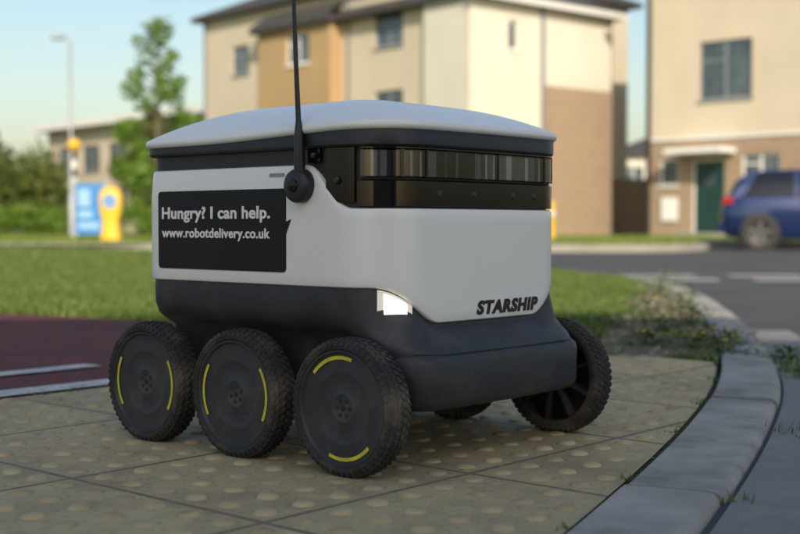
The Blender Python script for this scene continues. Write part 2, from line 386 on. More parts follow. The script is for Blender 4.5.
def wheel(x,y,side,arcs,spin=0):
    w=empty('wheel',(x,y,.0985),0); w.parent=robot; w.scale=(1,.9,1)
    if side>0: w.rotation_euler[2]=math.pi
    tp=[(.083,-.0215),(.086,-.0255),(.090,-.0262),(.0945,-.0235),(.0975,-.017),(.0985,-.008),(.0985,.008),(.0975,.017),(.0945,.0235),(.090,.0262),(.084,.0255),(.079,.023),(.077,.012),(.076,-.008)]
    lathe('tyre',tp,72,mTire,w)
    v=[];f=[]
    for i in range(54):
        for (yy,da) in ((-.0165,.0),(-.0055,.5),(.0055,0),(.0165,.5)):
            a=2*math.pi*(i+da)/54; ha=.036; yw=.0042
            rr=.0992 if abs(yy)<.01 else .0978
            o=len(v)
            sk=.018*(1 if yy<0 else -1)
            for (rad,sh) in ((rr-.003,1),(rr+.0014,.8)):
                for (sa,sy) in ((-1,-1),(1,-1),(1,1),(-1,1)):
                    aa=a+sa*ha*sh+sy*sk; v.append((rad*math.cos(aa),yy+sy*yw*sh,rad*math.sin(aa)))
            f+=[tuple(o+q for q in g) for g in BF]
    mk('tread',v,f,mTire,w)
    v=[];f=[]
    for i in range(54):
        for s_ in (-1,1):
            a=2*math.pi*i/54; o=len(v)
            for (rad,yy) in ((.0895,.0262),(.0955,.0232)):
                for sa in (-.028,.028):
                    for e in (0,.0016):
                        v.append(((rad+e*.3)*math.cos(a+sa),s_*(yy+e),(rad+e*.3)*math.sin(a+sa)))
            f+=[(o+0,o+1,o+3,o+2),(o+4,o+5,o+7,o+6),(o+1,o+5,o+7,o+3),(o+0,o+4,o+5,o+1),(o+2,o+6,o+7,o+3)]
    mk('shoulder_ribs',v,f,mTire,w)
    hp=[(0,-.0165),(.018,-.0165),(.0205,-.0175),(.022,-.0165),(.050,-.0175),(.0525,-.0185),(.055,-.0178),(.078,-.0195),(.0805,-.0235),(.0835,-.0235),(.0842,-.020)]
    lathe('hub_cover',hp,64,mHub,w)
    for a in arcs:
        v,f=arcstrip(.0700,.0752,a-33,a+33,-.0206); mk('yellow_arc',v,f,mYel,w)
    for i in range(6):
        a=R(spin+60*i)
        lathe('hub_slot',[(0,-.0006),(.0032,-.0006),(.0032,.001)],12,mBlk,w,loc=(.012*math.cos(a),-.0168,.012*math.sin(a)))
    lathe('hub_bolt',[(0,-.0010),(.004,-.0010),(.0045,.001)],12,mBand,w,loc=(0,-.0168,0))
    lathe('inner_web',[(0,-.006),(.076,-.006)],40,mBand,w)
    lathe('motor',[(.0,.030),(.022,.030),(.026,.026),(.026,-.006)],30,mDark,w)
    v=[];f=[]
    for i in range(9):
        a=R(40*i+spin); c,s=math.cos(a),math.sin(a); o=len(v)
        for q in bv(.02,.077,-.003,.003,-.006,.018):
            v.append((q[0]*c-q[1]*s,q[2],q[0]*s+q[1]*c))
        f+=[tuple(o+g for g in h) for h in BF]
    mk('inner_spokes',v,f,mHub,w)
    box('suspension_arm',-.018,.018,.02,.085,-.014,.014,mDark,w,bev=.004)
TR=.2575
wheel(.225,-TR-.006,-1,(107,283)); wheel(-.005,-TR-.006,-1,(4,178),20); wheel(-.230,-TR-.006,-1,(0,182),35)
wheel(.225,TR,1,(60,240)); wheel(-.005,TR,1,(90,270)); wheel(-.230,TR,1,(20,200))
for s in (-1,1):
    y0,y1=(.165,.205) if s>0 else (-.205,-.165)
    box('rocker_arm',-.25,.02,y0,y1,.085,.125,mDark,robot,bev=.01,smooth=True)
    box('front_arm',.12,.25,y0,y1,.08,.12,mDark,robot,bev=.01,smooth=True)

# ------------------------------------------------------------------ ground, road, paving
def catmull(P,step=.1):
    P=[Vector(p) for p in P]; out=[]
    for i in range(len(P)-1):
        p0=P[max(i-1,0)];p1=P[i];p2=P[i+1];p3=P[min(i+2,len(P)-1)]
        n=max(2,int((p2-p1).length/step))
        for k in range(n):
            t=k/n
            out.append(.5*((2*p1)+(-p0+p2)*t+(2*p0-5*p1+4*p2-p3)*t*t+(-p0+3*p1-3*p2+p3)*t**3))
    out.append(P[-1]); return out
def sheet(name,pts,z,mat,parent=None):
    return mk(name,[(p[0],p[1],z) for p in pts],[tuple(range(len(pts)))],mat,parent,recalc=False)
def fixup(o):
    if o.data.polygons[0].normal.z<0: o.data.flip_normals()
    return o
S=2500
fixup(sheet('ground',[(-S,-S),(S,-S),(S,S),(-S,S)],-.20,mTerr))
def roadz(x,y):
    d=math.hypot(x-.75,y-1.6); return -.10+.094*(1-ss(d,1.0,3.4))
xs=sorted(set([-60,-40,-25,-15,-10,-7,-5]+[round(-4+.25*i,2) for i in range(33)]+[5,6,8,11,15,20,30,45,70]))
ys=sorted(set([-40,-25,-15,-10,-7]+[round(-5+.25*i,2) for i in range(45)]+[7,8,10,13,16,20,24,27]))
v=[(x,y,roadz(x,y)) for y in ys for x in xs]; nx=len(xs)
f=[(j*nx+i,j*nx+i+1,(j+1)*nx+i+1,(j+1)*nx+i) for j in range(len(ys)-1) for i in range(nx-1)]
mk('road',v,f,mAsph,smooth='full',recalc=False)
kp=[(-3.2,-6),(-1.0,-1.4),(-.34,0),(.06,.82),(.358,1.478),(.654,2.225),(.887,2.94),(1.13,3.95),(1.35,5.1),(1.55,6.4),(1.63,7.6),(1.5,8.8),(1.05,9.9),(0,11.5),(-3.5,16),(-8,18.3),(-30,20)]
K=catmull(kp,.06)
def norms(K):
    out=[]
    for i in range(len(K)):
        d=(K[min(i+1,len(K)-1)]-K[max(i-1,0)]).normalized(); out.append(Vector((-d.y,d.x)))
    return out
KN=norms(K)
KW=.135
inner=[k+n*(KW+.006) for k,n in zip(K,KN)]
inner_s=[inner[i] for i in range(0,len(inner),3)]+[inner[-1]]
land=[(p.x,p.y) for p in inner_s]+[(-60,20.3),(-60,-6),(-3.2,-6)]
fixup(sheet('verge',land,0,mGround))
def kerbstones(name,K,KN,W_,ztop,zbot,stone,mat):
    v=[];f=[];acc=0;par=empty(name)
    segs=[];cur=[0]
    for i in range(1,len(K)):
        acc+=(K[i]-K[i-1]).length; cur.append(i)
        if acc>stone: segs.append(cur);cur=[i];acc=0
    if len(cur)>1: segs.append(cur)
    prof=[(0.0,zbot),(0.0,ztop-.022),(.004,ztop-.009),(.011,ztop-.002),(.022,ztop),(W_-.006,ztop+.001),(W_,ztop-.004),(W_,zbot)]
    for sgi,sg in enumerate(segs):
        o=len(v); m=len(prof); dz=random.uniform(-.003,.003); dd=random.uniform(-.004,.004)
        for q,i in enumerate(sg):
            p=K[i].copy(); n=KN[i]; d=Vector((n.y,-n.x))
            if q==0: p=p+d*.004
            if q==len(sg)-1: p=p-d*.004
            for (w,z) in prof: 
                pp=p+n*(w+dd); v.append((pp.x,pp.y,z+dz))
        for q in range(len(sg)-1):
            for k in range(m-1): f.append((o+q*m+k,o+q*m+k+1,o+(q+1)*m+k+1,o+(q+1)*m+k))
        f.append(tuple(o+k for k in range(m))); e=o+(len(sg)-1)*m; f.append(tuple(e+k for k in range(m))[::-1])
    mk('kerb_stones',v,f,mat,par,smooth=True); return par
kerbstones('kerb',K,KN,KW,.010,-.18,.9,mKerb)
def strip(name,K,KN,o0,o1,zf,mat,i0=0,i1=None,parent=None):
    i1=i1 or len(K); v=[];f=[]
    for i in range(i0,i1):
        for o in (o0,(o0+o1)/2,o1):
            p=K[i]+KN[i]*o; v.append((p.x,p.y,zf(p.x,p.y)))
    n=i1-i0
    for i in range(n-1):
        for k in (0,1): f.append((3*i+k,3*i+3+k,3*i+4+k,3*i+1+k))
    o=mk(name,v,f,mat,parent,recalc=False); fixup(o); return o
ig=next(i for i,k in enumerate(K) if k.y>5.5)
strip('gutter',K,KN,-.008,-.27,lambda x,y:roadz(x,y)+.005,mGutter,0,ig)
tin=[p for p in inner if .1<p.y<3.25]
tin=[tin[i] for i in range(0,len(tin),3)]
PA=R(48.6); u=Vector((math.cos(PA),math.sin(PA))); vv=Vector((-u.y,u.x))
tact=[(p.x-.004,p.y) for p in tin]+[(.815,3.27),(.3,3.85),(-.8,2.6),(-2.9,.2),(-2.6,-.6),(-.75,-.6)]
def to_local(p): q=Vector((p[0]+.8,p[1]-2.6)); return (q.dot(u),q.dot(vv))
tl=[to_local(p) for p in tact]
paving=empty('tactile_paving',(-.8,2.6,0),PA)
o=mk('slabs',[(a,b,.004) for a,b in tl],[tuple(range(len(tl)))],mTact,paving,recalc=False); fixup(o)
def pip(px,py,poly):
    inside=np.zeros(px.shape,bool); n=len(poly)
    for i in range(n):
        x1,y1=poly[i][0],poly[i][1]; x2,y2=poly[(i+1)%n][0],poly[(i+1)%n][1]
        if y1==y2: continue
        c=((y1>py)!=(y2>py))&(px<(x2-x1)*(py-y1)/(y2-y1)+x1); inside^=c
    return inside
sp=.4/6
ga,gb=np.meshgrid(np.arange(-40,60)*sp+sp/2,np.arange(-60,20)*sp+sp/2); ga=ga.ravel();gb=gb.ravel()
ok=pip(ga,gb,tl)&pip(ga+.02,gb-.02,tl)&pip(ga+.02,gb+.02,tl)&pip(ga,gb-.03,tl)
ga=ga[ok];gb=gb[ok]; keep=rng.random(len(ga))>.015; ga=ga[keep];gb=gb[keep]
v=[];f=[]
n=12
for a,b in zip(ga,gb):
    o=len(v); hh=.0046*random.uniform(.6,1.05)
    for (r,z) in ((.0160,.0036),(.0136,.0036+hh*.7),(.0100,.004+hh)):
        for k in range(n): v.append((a+r*math.cos(2*math.pi*k/n),b+r*math.sin(2*math.pi*k/n),z))
    for q in range(2):
        for k in range(n): f.append((o+q*n+k,o+q*n+(k+1)%n,o+(q+1)*n+(k+1)%n,o+(q+1)*n+k))
    f.append(tuple(o+2*n+k for k in range(n)))
mk('blisters',v,f,mBlis,paving,smooth='full',recalc=False)
red=[(-.8,2.6),(.3,3.85),(-.95,4.68),(-1.6,5.06),(-3,5.7),(-6,6.6),(-14,7.6),(-14,-5.5),(-5,-5.5),(-2.9,.2)]
fixup(sheet('cycle_path',red,.0035,mRed))
mark=empty('path_markings')
def lineq(name,s0,s1,o,w,z,mat,parent):
    p=Vector((-.8,2.6)); q=[p+u*s0+vv*o,p+u*s1+vv*o,p+u*s1+vv*(o+w),p+u*s0+vv*(o+w)]
    fixup(sheet(name,q,z,mat,parent))
lineq('edge_line',-6,1.45,.01,.085,.0078,mLine,mark)
for i in range(-8,3): lineq('dash',i*.5-.02+.12,i*.5+.33+.12,.33,.07,.0078,mLine,mark)
i0=next(i for i,k in enumerate(inner) if k.y>3.32); i1=next(i for i,k in enumerate(inner) if k.y>7.6)
v=[];f=[]
for i in range(i0,i1,3):
    t=(i-i0)/(i1-i0); w=.42*(1-t*.75)+.05*math.sin(i*.31); p=inner[i]; q=p+KN[i]*w
    v+=[(p.x,p.y,.005),(q.x,q.y,.005)]
for i in range(len(v)//2-1): f.append((2*i,2*i+2,2*i+3,2*i+1))
soil=mk('soil_strip',v,f,mSoil,recalc=False); fixup(soil)
soilpoly=[(p[0],p[1]) for p in v[0::2]]+[(p[0],p[1]) for p in v[1::2]][::-1]
rm=empty('road_markings')
def rq(name,x,y,l,w,ang):
    c,s=math.cos(R(ang)),math.sin(R(ang)); pts=[(x+a*c-b*s,y+a*s+b*c) for a,b in ((-l/2,-w/2),(l/2,-w/2),(l/2,w/2),(-l/2,w/2))]
    fixup(mk(name,[(p[0],p[1],roadz(*p)+.004) for p in pts],[(0,1,2,3)],mLine,rm,recalc=False))
for i in range(9):
    rq('give_way_dash',2.3+i*.95,10.4-i*.02,.66,.28,0); rq('give_way_dash',2.3+i*.95,11.2-i*.02,.66,.28,0)
for i in range(5): rq('centre_dash',9+i*1.0,12.5+i*1.6,1.2,.1,58)
far=[(-60,23),(-12,22.4),(-3,21.6),(3.0,20.8),(4.6,21.2),(5.4,22.6),(5.9,25.0),(16,25.0),(60,24),(400,24),(400,400),(-400,400),(-60,60)]
fixup(sheet('far_lawn',far,0,mFarL))
FK=catmull(far[:9],.5)
FKr=FK[::-1]; FNr=norms(FKr)
kerbstones('kerb',FKr,FNr,.15,.02,-.18,.9,mPave)
fp=empty('footpath')
def fpath(pts): fixup(sheet('paving',pts,.006,mPave,fp))
fpath([(-60,24.6),(-12,24),(-3,23.2),(3.2,22.6),(3.3,24.2),(-3,24.9),(-12,25.7),(-60,26.3)])
fpath([(6.5,31.5),(30,24.6),(30,26.5),(7,33.6)])

# ------------------------------------------------------------------ grass
def blades(name,poly,n,bbox,excl=[],h=(.02,.06),w=.004,mat=mBlade,z=0,parent=None,dens=None):
    x=rng.uniform(bbox[0],bbox[1],n); y=rng.uniform(bbox[2],bbox[3],n)
    ok=pip(x,y,poly)
    for e in excl: ok&=~pip(x,y,e)
    if dens is not None: ok&=rng.random(n)<dens(x,y)
    x=x[ok];y=y[ok];m=len(x)
    a=rng.uniform(0,2*np.pi,m); hh=rng.uniform(h[0],h[1],m)*(0.75+.5*np.sin(x*3.1+np.cos(y*2.3)*2)*.5+.25*rng.random(m)); ww=w*rng.uniform(.6,1.4,m)*(1+y*.08)
    dx=np.cos(a)*ww;dy=np.sin(a)*ww; l=rng.uniform(0,2*np.pi,m); ln=hh*rng.uniform(.1,.8,m)
    V=np.zeros((m,3,3))
    V[:,0]=np.stack([x-dx,y-dy,np.full(m,z)],1); V[:,1]=np.stack([x+dx,y+dy,np.full(m,z)],1); V[:,2]=np.stack([x+np.cos(l)*ln,y+np.sin(l)*ln,z+hh],1)
    return fastmesh(name,V.reshape(-1,3),3,mat,parent)
grass=empty('grass')
ex=[tact,red]
blades('right_blades',land,120000,(-.2,1.7,3.3,9.5),ex+[soilpoly],h=(.018,.045),w=.0028,parent=grass)
blades('soil_blades',soilpoly,9000,(.2,1.7,3.3,8.5),[],h=(.012,.035),w=.003,parent=grass,dens=lambda x,y:np.clip(np.sin(x*9)*np.sin(y*7)+.15,0,1))
blades('left_blades',land,200000,(-5.5,-.2,4.3,12),ex,h=(.02,.055),w=.0036,parent=grass)
blades('left_far_blades',land,60000,(-8,2,12,18.5),ex,h=(.03,.07),w=.006,parent=grass)
fpoly=[(p[0],p[1]+.25) for p in far[:8]]+[(16,36),(-16,36)]
blades('far_blades',fpoly,50000,(-13,8,20.8,34),[],h=(.04,.09),w=.010,mat=M('lawn_blades',(.10,.16,.022),(.17,.21,.04),scale=4,rough=.7),parent=grass)
def tuft(V,x,y,z,n,h,sp):
    for _ in range(n):
        a=random.uniform(0,6.28); b=random.uniform(0,6.28); hh=h*random.uniform(.5,1.1); w=.0025
        px=x+random.gauss(0,sp); py=y+random.gauss(0,sp); ln=hh*random.uniform(.1,.8)
        V+=[(px-math.cos(a)*w,py-math.sin(a)*w,z),(px+math.cos(a)*w,py+math.sin(a)*w,z),(px+math.cos(b)*ln,py+math.sin(b)*ln,z+hh)]
V=[]
for _ in range(170):
    i=random.randrange(0,len(inner)); 
    if 1.2<inner[i].y<5: tuft(V,inner[i].x,inner[i].y,.0,12,.014,.010)
for _ in range(80):
    i=random.randrange(0,len(K))
    if 1.3<K[i].y<6: tuft(V,K[i].x+.01,K[i].y,roadz(K[i].x,K[i].y),9,.022,.014)
for (x,y,n,h) in ((1.03,3.25,110,.04),(1.0,3.05,80,.035),(1.1,3.6,90,.04),(1.14,3.35,60,.03),(.68,2.2,22,.022)): tuft(V,x,y,roadz(x,y),n,h,.035)
for _ in range(150):
    s=random.uniform(-2,1.5); p=Vector((-.8,2.6))+u*s; tuft(V,p.x,p.y,.003,4,.008,.01)
fastmesh('joint_tufts',np.array(V),3,mBlade,grass)
def leafquad(V,c,d,upv,l,w):
    s=d.cross(upv).normalized()*w; V+=[tuple(c),tuple(c+d*l*.5+s+upv*l*.1),tuple(c+d*l),tuple(c+d*l*.5-s+upv*l*.1)]
def weed(x,y,h,sp,n,nf,name='weed_plant'):
    e=empty(name,(x,y,.004)); V=[];Fv=[];ST=[]
    for _ in range(n):
        a=random.uniform(0,6.28); r=abs(random.gauss(0,sp)); z=random.uniform(0,h)*(1-.4*r/(2*sp))
        d=Vector((math.cos(a+random.uniform(-1,1)),math.sin(a+random.uniform(-1,1)),random.uniform(-.2,.9))).normalized()
        leafquad(V,Vector((r*math.cos(a),r*math.sin(a),max(z,.002))),d,Vector((0,0,1)),random.uniform(.012,.032),random.uniform(.003,.007))
    for _ in range(max(8,n//12)):
        a=random.uniform(0,6.28); r=abs(random.gauss(0,sp)); w=.0014; hh=random.uniform(.5,1)*h
        x0,y0=.3*r*math.cos(a),.3*r*math.sin(a)
        ST+=[(x0-w,y0,0),(x0+w,y0,0),(r*math.cos(a)+w,r*math.sin(a),hh),(r*math.cos(a)-w,r*math.sin(a),hh)]
    for _ in range(nf):
        a=random.uniform(0,6.28); r=abs(random.gauss(0,sp)); z=h*random.uniform(.7,1.1); c=Vector((r*math.cos(a),r*math.sin(a),z))
        for q in range(6):
            b=q*1.047; d=Vector((math.cos(b),math.sin(b),.35)).normalized(); leafquad(Fv,c,d,Vector((0,0,1)),.012,.0042)
    fastmesh('leaves',np.array(V),4,mWeed,e); fastmesh('stems',np.array(ST),4,mWeed,e)
    if Fv: fastmesh('flowers',np.array(Fv),4,mFlower,e)
for (x,y,h,sp,n,nf) in ((.86,3.62,.05,.06,160,12),(.98,3.75,.045,.05,120,10),(.74,3.75,.04,.05,110,12),(.86,4.1,.06,.06,170,9),(1.02,4.4,.07,.06,150,5),(.72,4.35,.05,.07,130,10),
      (.95,4.9,.07,.07,130,4),(1.2,5.3,.08,.07,130,0),(1.25,6.2,.09,.09,140,0),(1.42,6.8,.12,.07,120,0),(.45,4.2,.05,.08,120,2),(.9,3.45,.04,.05,110,5),(1.02,3.3,.03,.04,80,0)):
    weed(x,y,h,sp,n,nf)
v=[];f=[]
for _ in range(900):
    t=random.random()
    if t<.5:
        i=random.randrange(i0,i1); q=inner[i]+KN[i]*random.uniform(.0,.4); r=random.uniform(.003,.010); zz=.005
        x,y=q.x,q.y
    elif t<.72:
        i=random.randrange(len(inner)); q=inner[i]+KN[i]*random.uniform(0,.03); x,y=q.x,q.y; r=random.uniform(.0015,.004); zz=.004
        if not(.9<y<3.3): continue
    else:
        x=random.uniform(-1,.7);y=random.uniform(1.2,3.4); r=random.uniform(.0008,.0026); zz=.004
        if not pip(np.array([x]),np.array([y]),tact)[0]: continue
    o=len(v); 
    for k in range(6):
        a=k*1.047+random.uniform(-.3,.3); v.append((x+r*math.cos(a)*random.uniform(.7,1.2),y+r*math.sin(a)*random.uniform(.7,1.2),zz))
    v.append((x,y,zz+r*.9)); f+=[(o+k,o+(k+1)%6,o+6) for k in range(6)]
mk('gravel',v,f,M('pebble',(.2,.17,.13),(.33,.3,.25),scale=40,rough=.9))

# ------------------------------------------------------------------ buildings
def wall(parent,name,org,ang,L_,z0,z1,mat,ops=(),frame=mFrame):
    xs=sorted({0,L_}|{a for o in ops for a in (o[0],o[1])}); zs=sorted({z0,z1}|{a for o in ops for a in (o[2],o[3])})
    v=[];f=[]
    def quad(*q): 
        o=len(v); v.extend(q); f.append((o,o+1,o+2,o+3))
    for i in range(len(xs)-1):
        for j in range(len(zs)-1):
            cx=(xs[i]+xs[i+1])/2; cz=(zs[j]+zs[j+1])/2
            if any(o[0]<cx<o[1] and o[2]<cz<o[3] for o in ops): continue
            quad((xs[i],0,zs[j]),(xs[i+1],0,zs[j]),(xs[i+1],0,zs[j+1]),(xs[i],0,zs[j+1]))
    d=.12
    for o in ops:
        a,b,c,e=o[:4]
        quad((a,0,c),(a,0,e),(a,d,e),(a,d,c)); quad((b,0,c),(b,d,c),(b,d,e),(b,0,e)); quad((a,0,e),(b,0,e),(b,d,e),(a,d,e)); quad((a,0,c),(a,d,c),(b,d,c),(b,0,c))
    w=mk(name,v,f,mat,parent,recalc=False,loc=(org[0],org[1],0),rz=R(ang))
    gl=[];fr=[];dr=[];sl=[]
    for o in ops:
        a,b,c,e=o[:4]; kind=o[4] if len(o)>4 else 'w'; t=.06
        if kind=='w':
            gl.append((a+t,b-t,.085,.095,c+t,e-t))
            fr+=[(a,a+t,.06,.11,c,e),(b-t,b,.06,.11,c,e),(a+t,b-t,.06,.11,c,c+t),(a+t,b-t,.06,.11,e-t,e)]
            if b-a>.8:
                m=a+(b-a)*.5; fr.append((m-.035,m+.035,.062,.108,c+t,e-t))
                zz=c+(e-c)*.68; fr.append((a+t,m-.035,.063,.107,zz-.025,zz+.025))
            sl.append((a-.05,b+.05,-.05,.06,c-.06,c-.002))
        else:
            fr+=[(a,a+t,.05,.11,c,e),(b-t,b,.05,.11,c,e),(a+t,b-t,.05,.11,e-t,e)]
            dr.append((a+t,b-t,.07,.10,c,e-t)); gl.append((a+.35,b-.35,.060,.069,e-.75,e-.35))
    if gl: boxes('window_glass',gl,mWin,w); boxes('window_frames',fr,frame,w)
    if sl: boxes('window_sills',sl,frame,w)
    if dr: boxes('door',dr,mDoor,w); 
    return w
def hip(parent,name,x0,x1,y0,y1,z,rise,ov=.35):
    X0,X1,Y0,Y1=x0-ov,x1+ov,y0-ov,y1+ov; t=.16
    w=min(X1-X0,Y1-Y0)/2
    if X1-X0<Y1-Y0: r=[((X0+X1)/2,Y0+w,z+rise),((X0+X1)/2,Y1-w,z+rise)]; fs=[(4,5,8),(5,6,9,8),(6,7,9),(7,4,8,9)]
    else: r=[(X0+w,(Y0+Y1)/2,z+rise),(X1-w,(Y0+Y1)/2,z+rise)]; fs=[(4,5,9,8),(5,6,9),(6,7,8,9),(7,4,8)]
    v=[(X0,Y0,z),(X1,Y0,z),(X1,Y1,z),(X0,Y1,z),(X0,Y0,z+t),(X1,Y0,z+t),(X1,Y1,z+t),(X0,Y1,z+t)]+r
    return mk(name,v,[(3,2,1,0),(0,1,5,4),(1,2,6,5),(2,3,7,6),(3,0,4,7)]+fs,mRoof,parent)
cb=empty('apartment_building',(2.1,35,0),R(41.35))
wall(cb,'wall_right_clad',(-.25,0),0,2.94,0,6.62,mWht,[(1.55,1.95,5.3,6.15)])
wall(cb,'wall_right_clad_upper',(2.69,0),0,3.15,4.4,6.62,mWht)
wall(cb,'wall_right_brick',(2.69,-.02),0,3.17,0,4.4,mBrick)
wall(cb,'wall_gable_end',(5.86,-.02),90,6.02,0,6.62,mBrick)
wall(cb,'wall_corner_bay',(-.25,1.87),-90,1.87,0,6.62,mWht)
wall(cb,'wall_bay_side',(0,1.87),180,.25,0,6.62,mWht)
hip(cb,'roof_right',-.1,5.84,0,7,6.62,1.9)
ops=[(1.8,2.8,5.5,6.5),(1.8,2.8,3.0,4.1),(1.8,2.8,.9,2.1),
     (9.45,10.75,5.65,6.72),(9.45,10.75,3.1,4.35),(9.45,10.75,.8,2.1)]
wall(cb,'wall_left_clad',(0,13.8),-90,11.93,0,7.55,mCream,ops,frame=mFrameG)
wall(cb,'wall_far_end',(9,13.8),180,9,0,7.55,mCream)
wall(cb,'wall_back',(9,1.87),90,11.93,0,7.55,mCream); wall(cb,'wall_back_right',(5.87,1.87),0,3.13,0,7.55,mCream)
hip(cb,'roof_left',0,9,1.87,13.8,7.55,2.3)
wall(cb,'bay_tan',(-.5,9.7),-90,3.81,0,6.62,mTan,[(1.55,2.75,5.45,6.4),(1.55,2.75,3.0,4.1),(1.55,2.75,.9,2.1)],frame=mFrame)
wall(cb,'bay_tan_side',(-.5,5.89),0,.5,0,6.62,mTan); wall(cb,'bay_tan_side_b',(0,9.7),180,.5,0,6.62,mTan)
box('bay_roof',-.75,.0,5.7,9.9,6.62,6.82,mRoof,cb)
mk('bay_roof_slope',[(-.75,5.7,6.822),(-.75,9.9,6.822),(-.01,9.9,7.3),(-.01,5.7,7.3)],[(0,1,2,3)],mRoof,cb)
boxes('drainpipes',[(2.63,2.71,-.12,-.03,0,6.6),(-.1,-.02,5.5,5.58,0,7.5),(-.1,-.02,13.6,13.68,0,7.5)],mFrameG,cb)
boxes('fascia',[(-.62,6.2,-.37,-.352,6.60,6.77)],mFrame,cb)
dx,dy=.722,-.692
rh=empty('terraced_house',(7.1,36,0),math.atan2(dy,dx))
wall(rh,'wall_brick',(0,0),0,11,0,2.75,mBrick,[(1.4,2.42,.0,2.15,'d'),(2.9,4.0,1.4,2.25),(.35,.95,1.45,2.2),(6.2,7.2,0,2.15,'d'),(7.8,9.4,1.0,2.2)])
wall(rh,'wall_clad',(0,-.03),0,11,2.75,7.6,mCream,[(1.6,3.2,3.75,5.35),(7.0,8.6,3.75,5.35)],frame=mFrameG)
wall(rh,'wall_left_end',(0,8),-90,8,0,7.6,mCream); wall(rh,'wall_right_end',(11,0),90,8,0,7.6,mCream)
hip(rh,'roof',0,11,0,8,7.6,2.2)
box('canopy',1.0,2.75,-.85,-.035,2.28,2.42,mWp,rh,bev=.01)
boxes('drainpipe',[(-.02,.07,-.14,-.04,0,7.5)],mBlk,rh)
boxes('meter_boxes',[(.45,.95,-.06,-.003,.45,1.1)],mWp,rh)
box('step',1.2,2.6,-.6,-.02,0.008,.12,mPave,rh)
box('plinth_band',0.0,11,-.045,-.031,2.70,2.78,mFrame,rh)
lb=empty('flat_roof_building',(-16.7,60,0),math.atan2(-10,8.8))
wall(lb,'wall_front',(0,0),0,18,0,4.7,mCream,[(1+2.4*i,2.6+2.4*i,2.7,3.9) for i in range(7)]+[(1+2.4*i,2.6+2.4*i,.8,2.0) for i in range(7)],frame=mFrameG)
wall(lb,'wall_end',(18,0),90,9,0,4.7,mCream); wall(lb,'wall_end_b',(0,9),-90,9,0,4.7,mBrick)
box('roof_slab',-.5,18.5,-.6,9.5,4.7,5.0,mWp,lb)
dh=empty('distant_house',(13.2,80,0),R(-8))
wall(dh,'wall_front',(0,0),0,9,0,4.6,mWht,[(1,2.2,2.8,4),(5,6.2,2.8,4)]); wall(dh,'wall_end',(0,7),-90,7,0,4.6,mWht)
hip(dh,'roof',0,9,0,7,4.6,1.8)
bw=empty('garden_wall',(5.6,41.5,0),R(-10))
boxes('wall_courses',[(0,6,0,.22,0,1.75)],mBrick,bw); boxes('coping',[(-.03,6.03,-.04,.26,1.752,1.83)],mPave,bw)
boxes('piers',[(1.9,2.25,-.08,-.002,0,1.74),(4.1,4.45,-.08,-.002,0,1.74)],mBrick,bw)
# unseen house added behind the viewer to block the sun and shade the crossing
t=empty('unseen_shade_house',(-1.9,-7.5,0),0)
wall(t,'wall_street',(7,0),180,7,0,6.0,mWht,[(.8,1.8,0,2.1,'d'),(2.7,4.2,1,2.3),(5.0,6.3,1,2.3),(2.7,4.2,3.6,4.8),(5.0,6.3,3.6,4.8)])
wall(t,'wall_back',(0,-7),0,7,0,6.0,mWht); wall(t,'wall_end_a',(0,0),-90,7,0,6.0,mWht); wall(t,'wall_end_b',(7,-7),90,7,0,6.0,mWht)
mk('roof',[(-.2,-7.4,6.0),(7.2,-7.4,6.0),(7.2,.4,6.0),(-.2,.4,6.0),(-.2,-3.5,9.2),(7.2,-3.5,9.2)],[(3,2,1,0),(0,1,5,4),(2,3,4,5),(0,4,3),(1,2,5)],mRoof,t)
fixup(sheet('rear_pavement',[(-60,-40),(70,-40),(70,-6.3),(-60,-6.3)],-.02,mPave))

# ------------------------------------------------------------------ trees
def leafcloud(name,C,Rr,n,size,mat,parent):
    C=np.array(C,float);Rr=np.array(Rr,float)
    w=Rr**3; idx=rng.choice(len(C),n,p=w/w.sum())
    d=rng.normal(size=(n,3)); d/=np.linalg.norm(d,axis=1)[:,None]; rad=rng.random(n)**.45
    rr=Rr[idx][:,None]
    P=C[idx]+d*rad[:,None]*rr
    a=rng.normal(size=(n,3)); a/=np.linalg.norm(a,axis=1)[:,None]; b=np.cross(a,rng.normal(size=(n,3))); b/=np.linalg.norm(b,axis=1)[:,None]
    s=(size*rng.uniform(.5,1.3,n))[:,None]
    V=np.stack([P-a*s,P-b*s*.55,P+a*s,P+b*s*.55],1)
    return fastmesh(name,V.reshape(-1,3),4,mat,parent)
def tree(name,x,y,h,z0,rad,nl,size,mat,shape,clr=.3,seed=1,ncl=45,tr=.06):
    e=empty(name,(x,y,0)); rs=random.Random(seed); C=[];Rr=[]
    lean=rs.uniform(-.02,.02)
    tube('trunk',[(0,0,0),(lean,0,h*.3),(0,lean,h*.6),(lean,0,h*.93)],[tr,tr*.8,tr*.5,tr*.15],8,mBark,e)
    for i in range(ncl):
        t=i/(ncl-1); z=z0+(h-z0)*t; r=rad*shape(t); a=i*2.4+rs.uniform(-.5,.5); rr=r*rs.uniform(.35,1.1)
        p=(rr*math.cos(a),rr*math.sin(a),z+rs.uniform(-.15,.15)); C.append(p); Rr.append(clr*rs.uniform(.5,1.2)*(1-.4*t))
        tube('limb',[(0,0,z-rr*.5 if z-rr*.5>z0*.6 else z0*.6),(p[0]*.5,p[1]*.5,z-rr*.15),p],[tr*.3,tr*.18,tr*.06],5,mBark,e)
    leafcloud('foliage',C,Rr,nl,size,mat,e); return e
tree('young_tree',-5.75,30,5.25,1.3,1.25,5000,.07,mLeafA,lambda t:(1-t)**.8*.98+.10 if t>.12 else .8,clr=.36,seed=3,ncl=46)
tree('leafy_tree',-9.2,48,4.6,1.3,1.5,6000,.12,mLeafB,lambda t:math.sin(math.pi*min(1,t*.8+.2))**.6,clr=.6,seed=5,ncl=30,tr=.1)
dt=empty('distant_trees'); C=[];Rr=[]
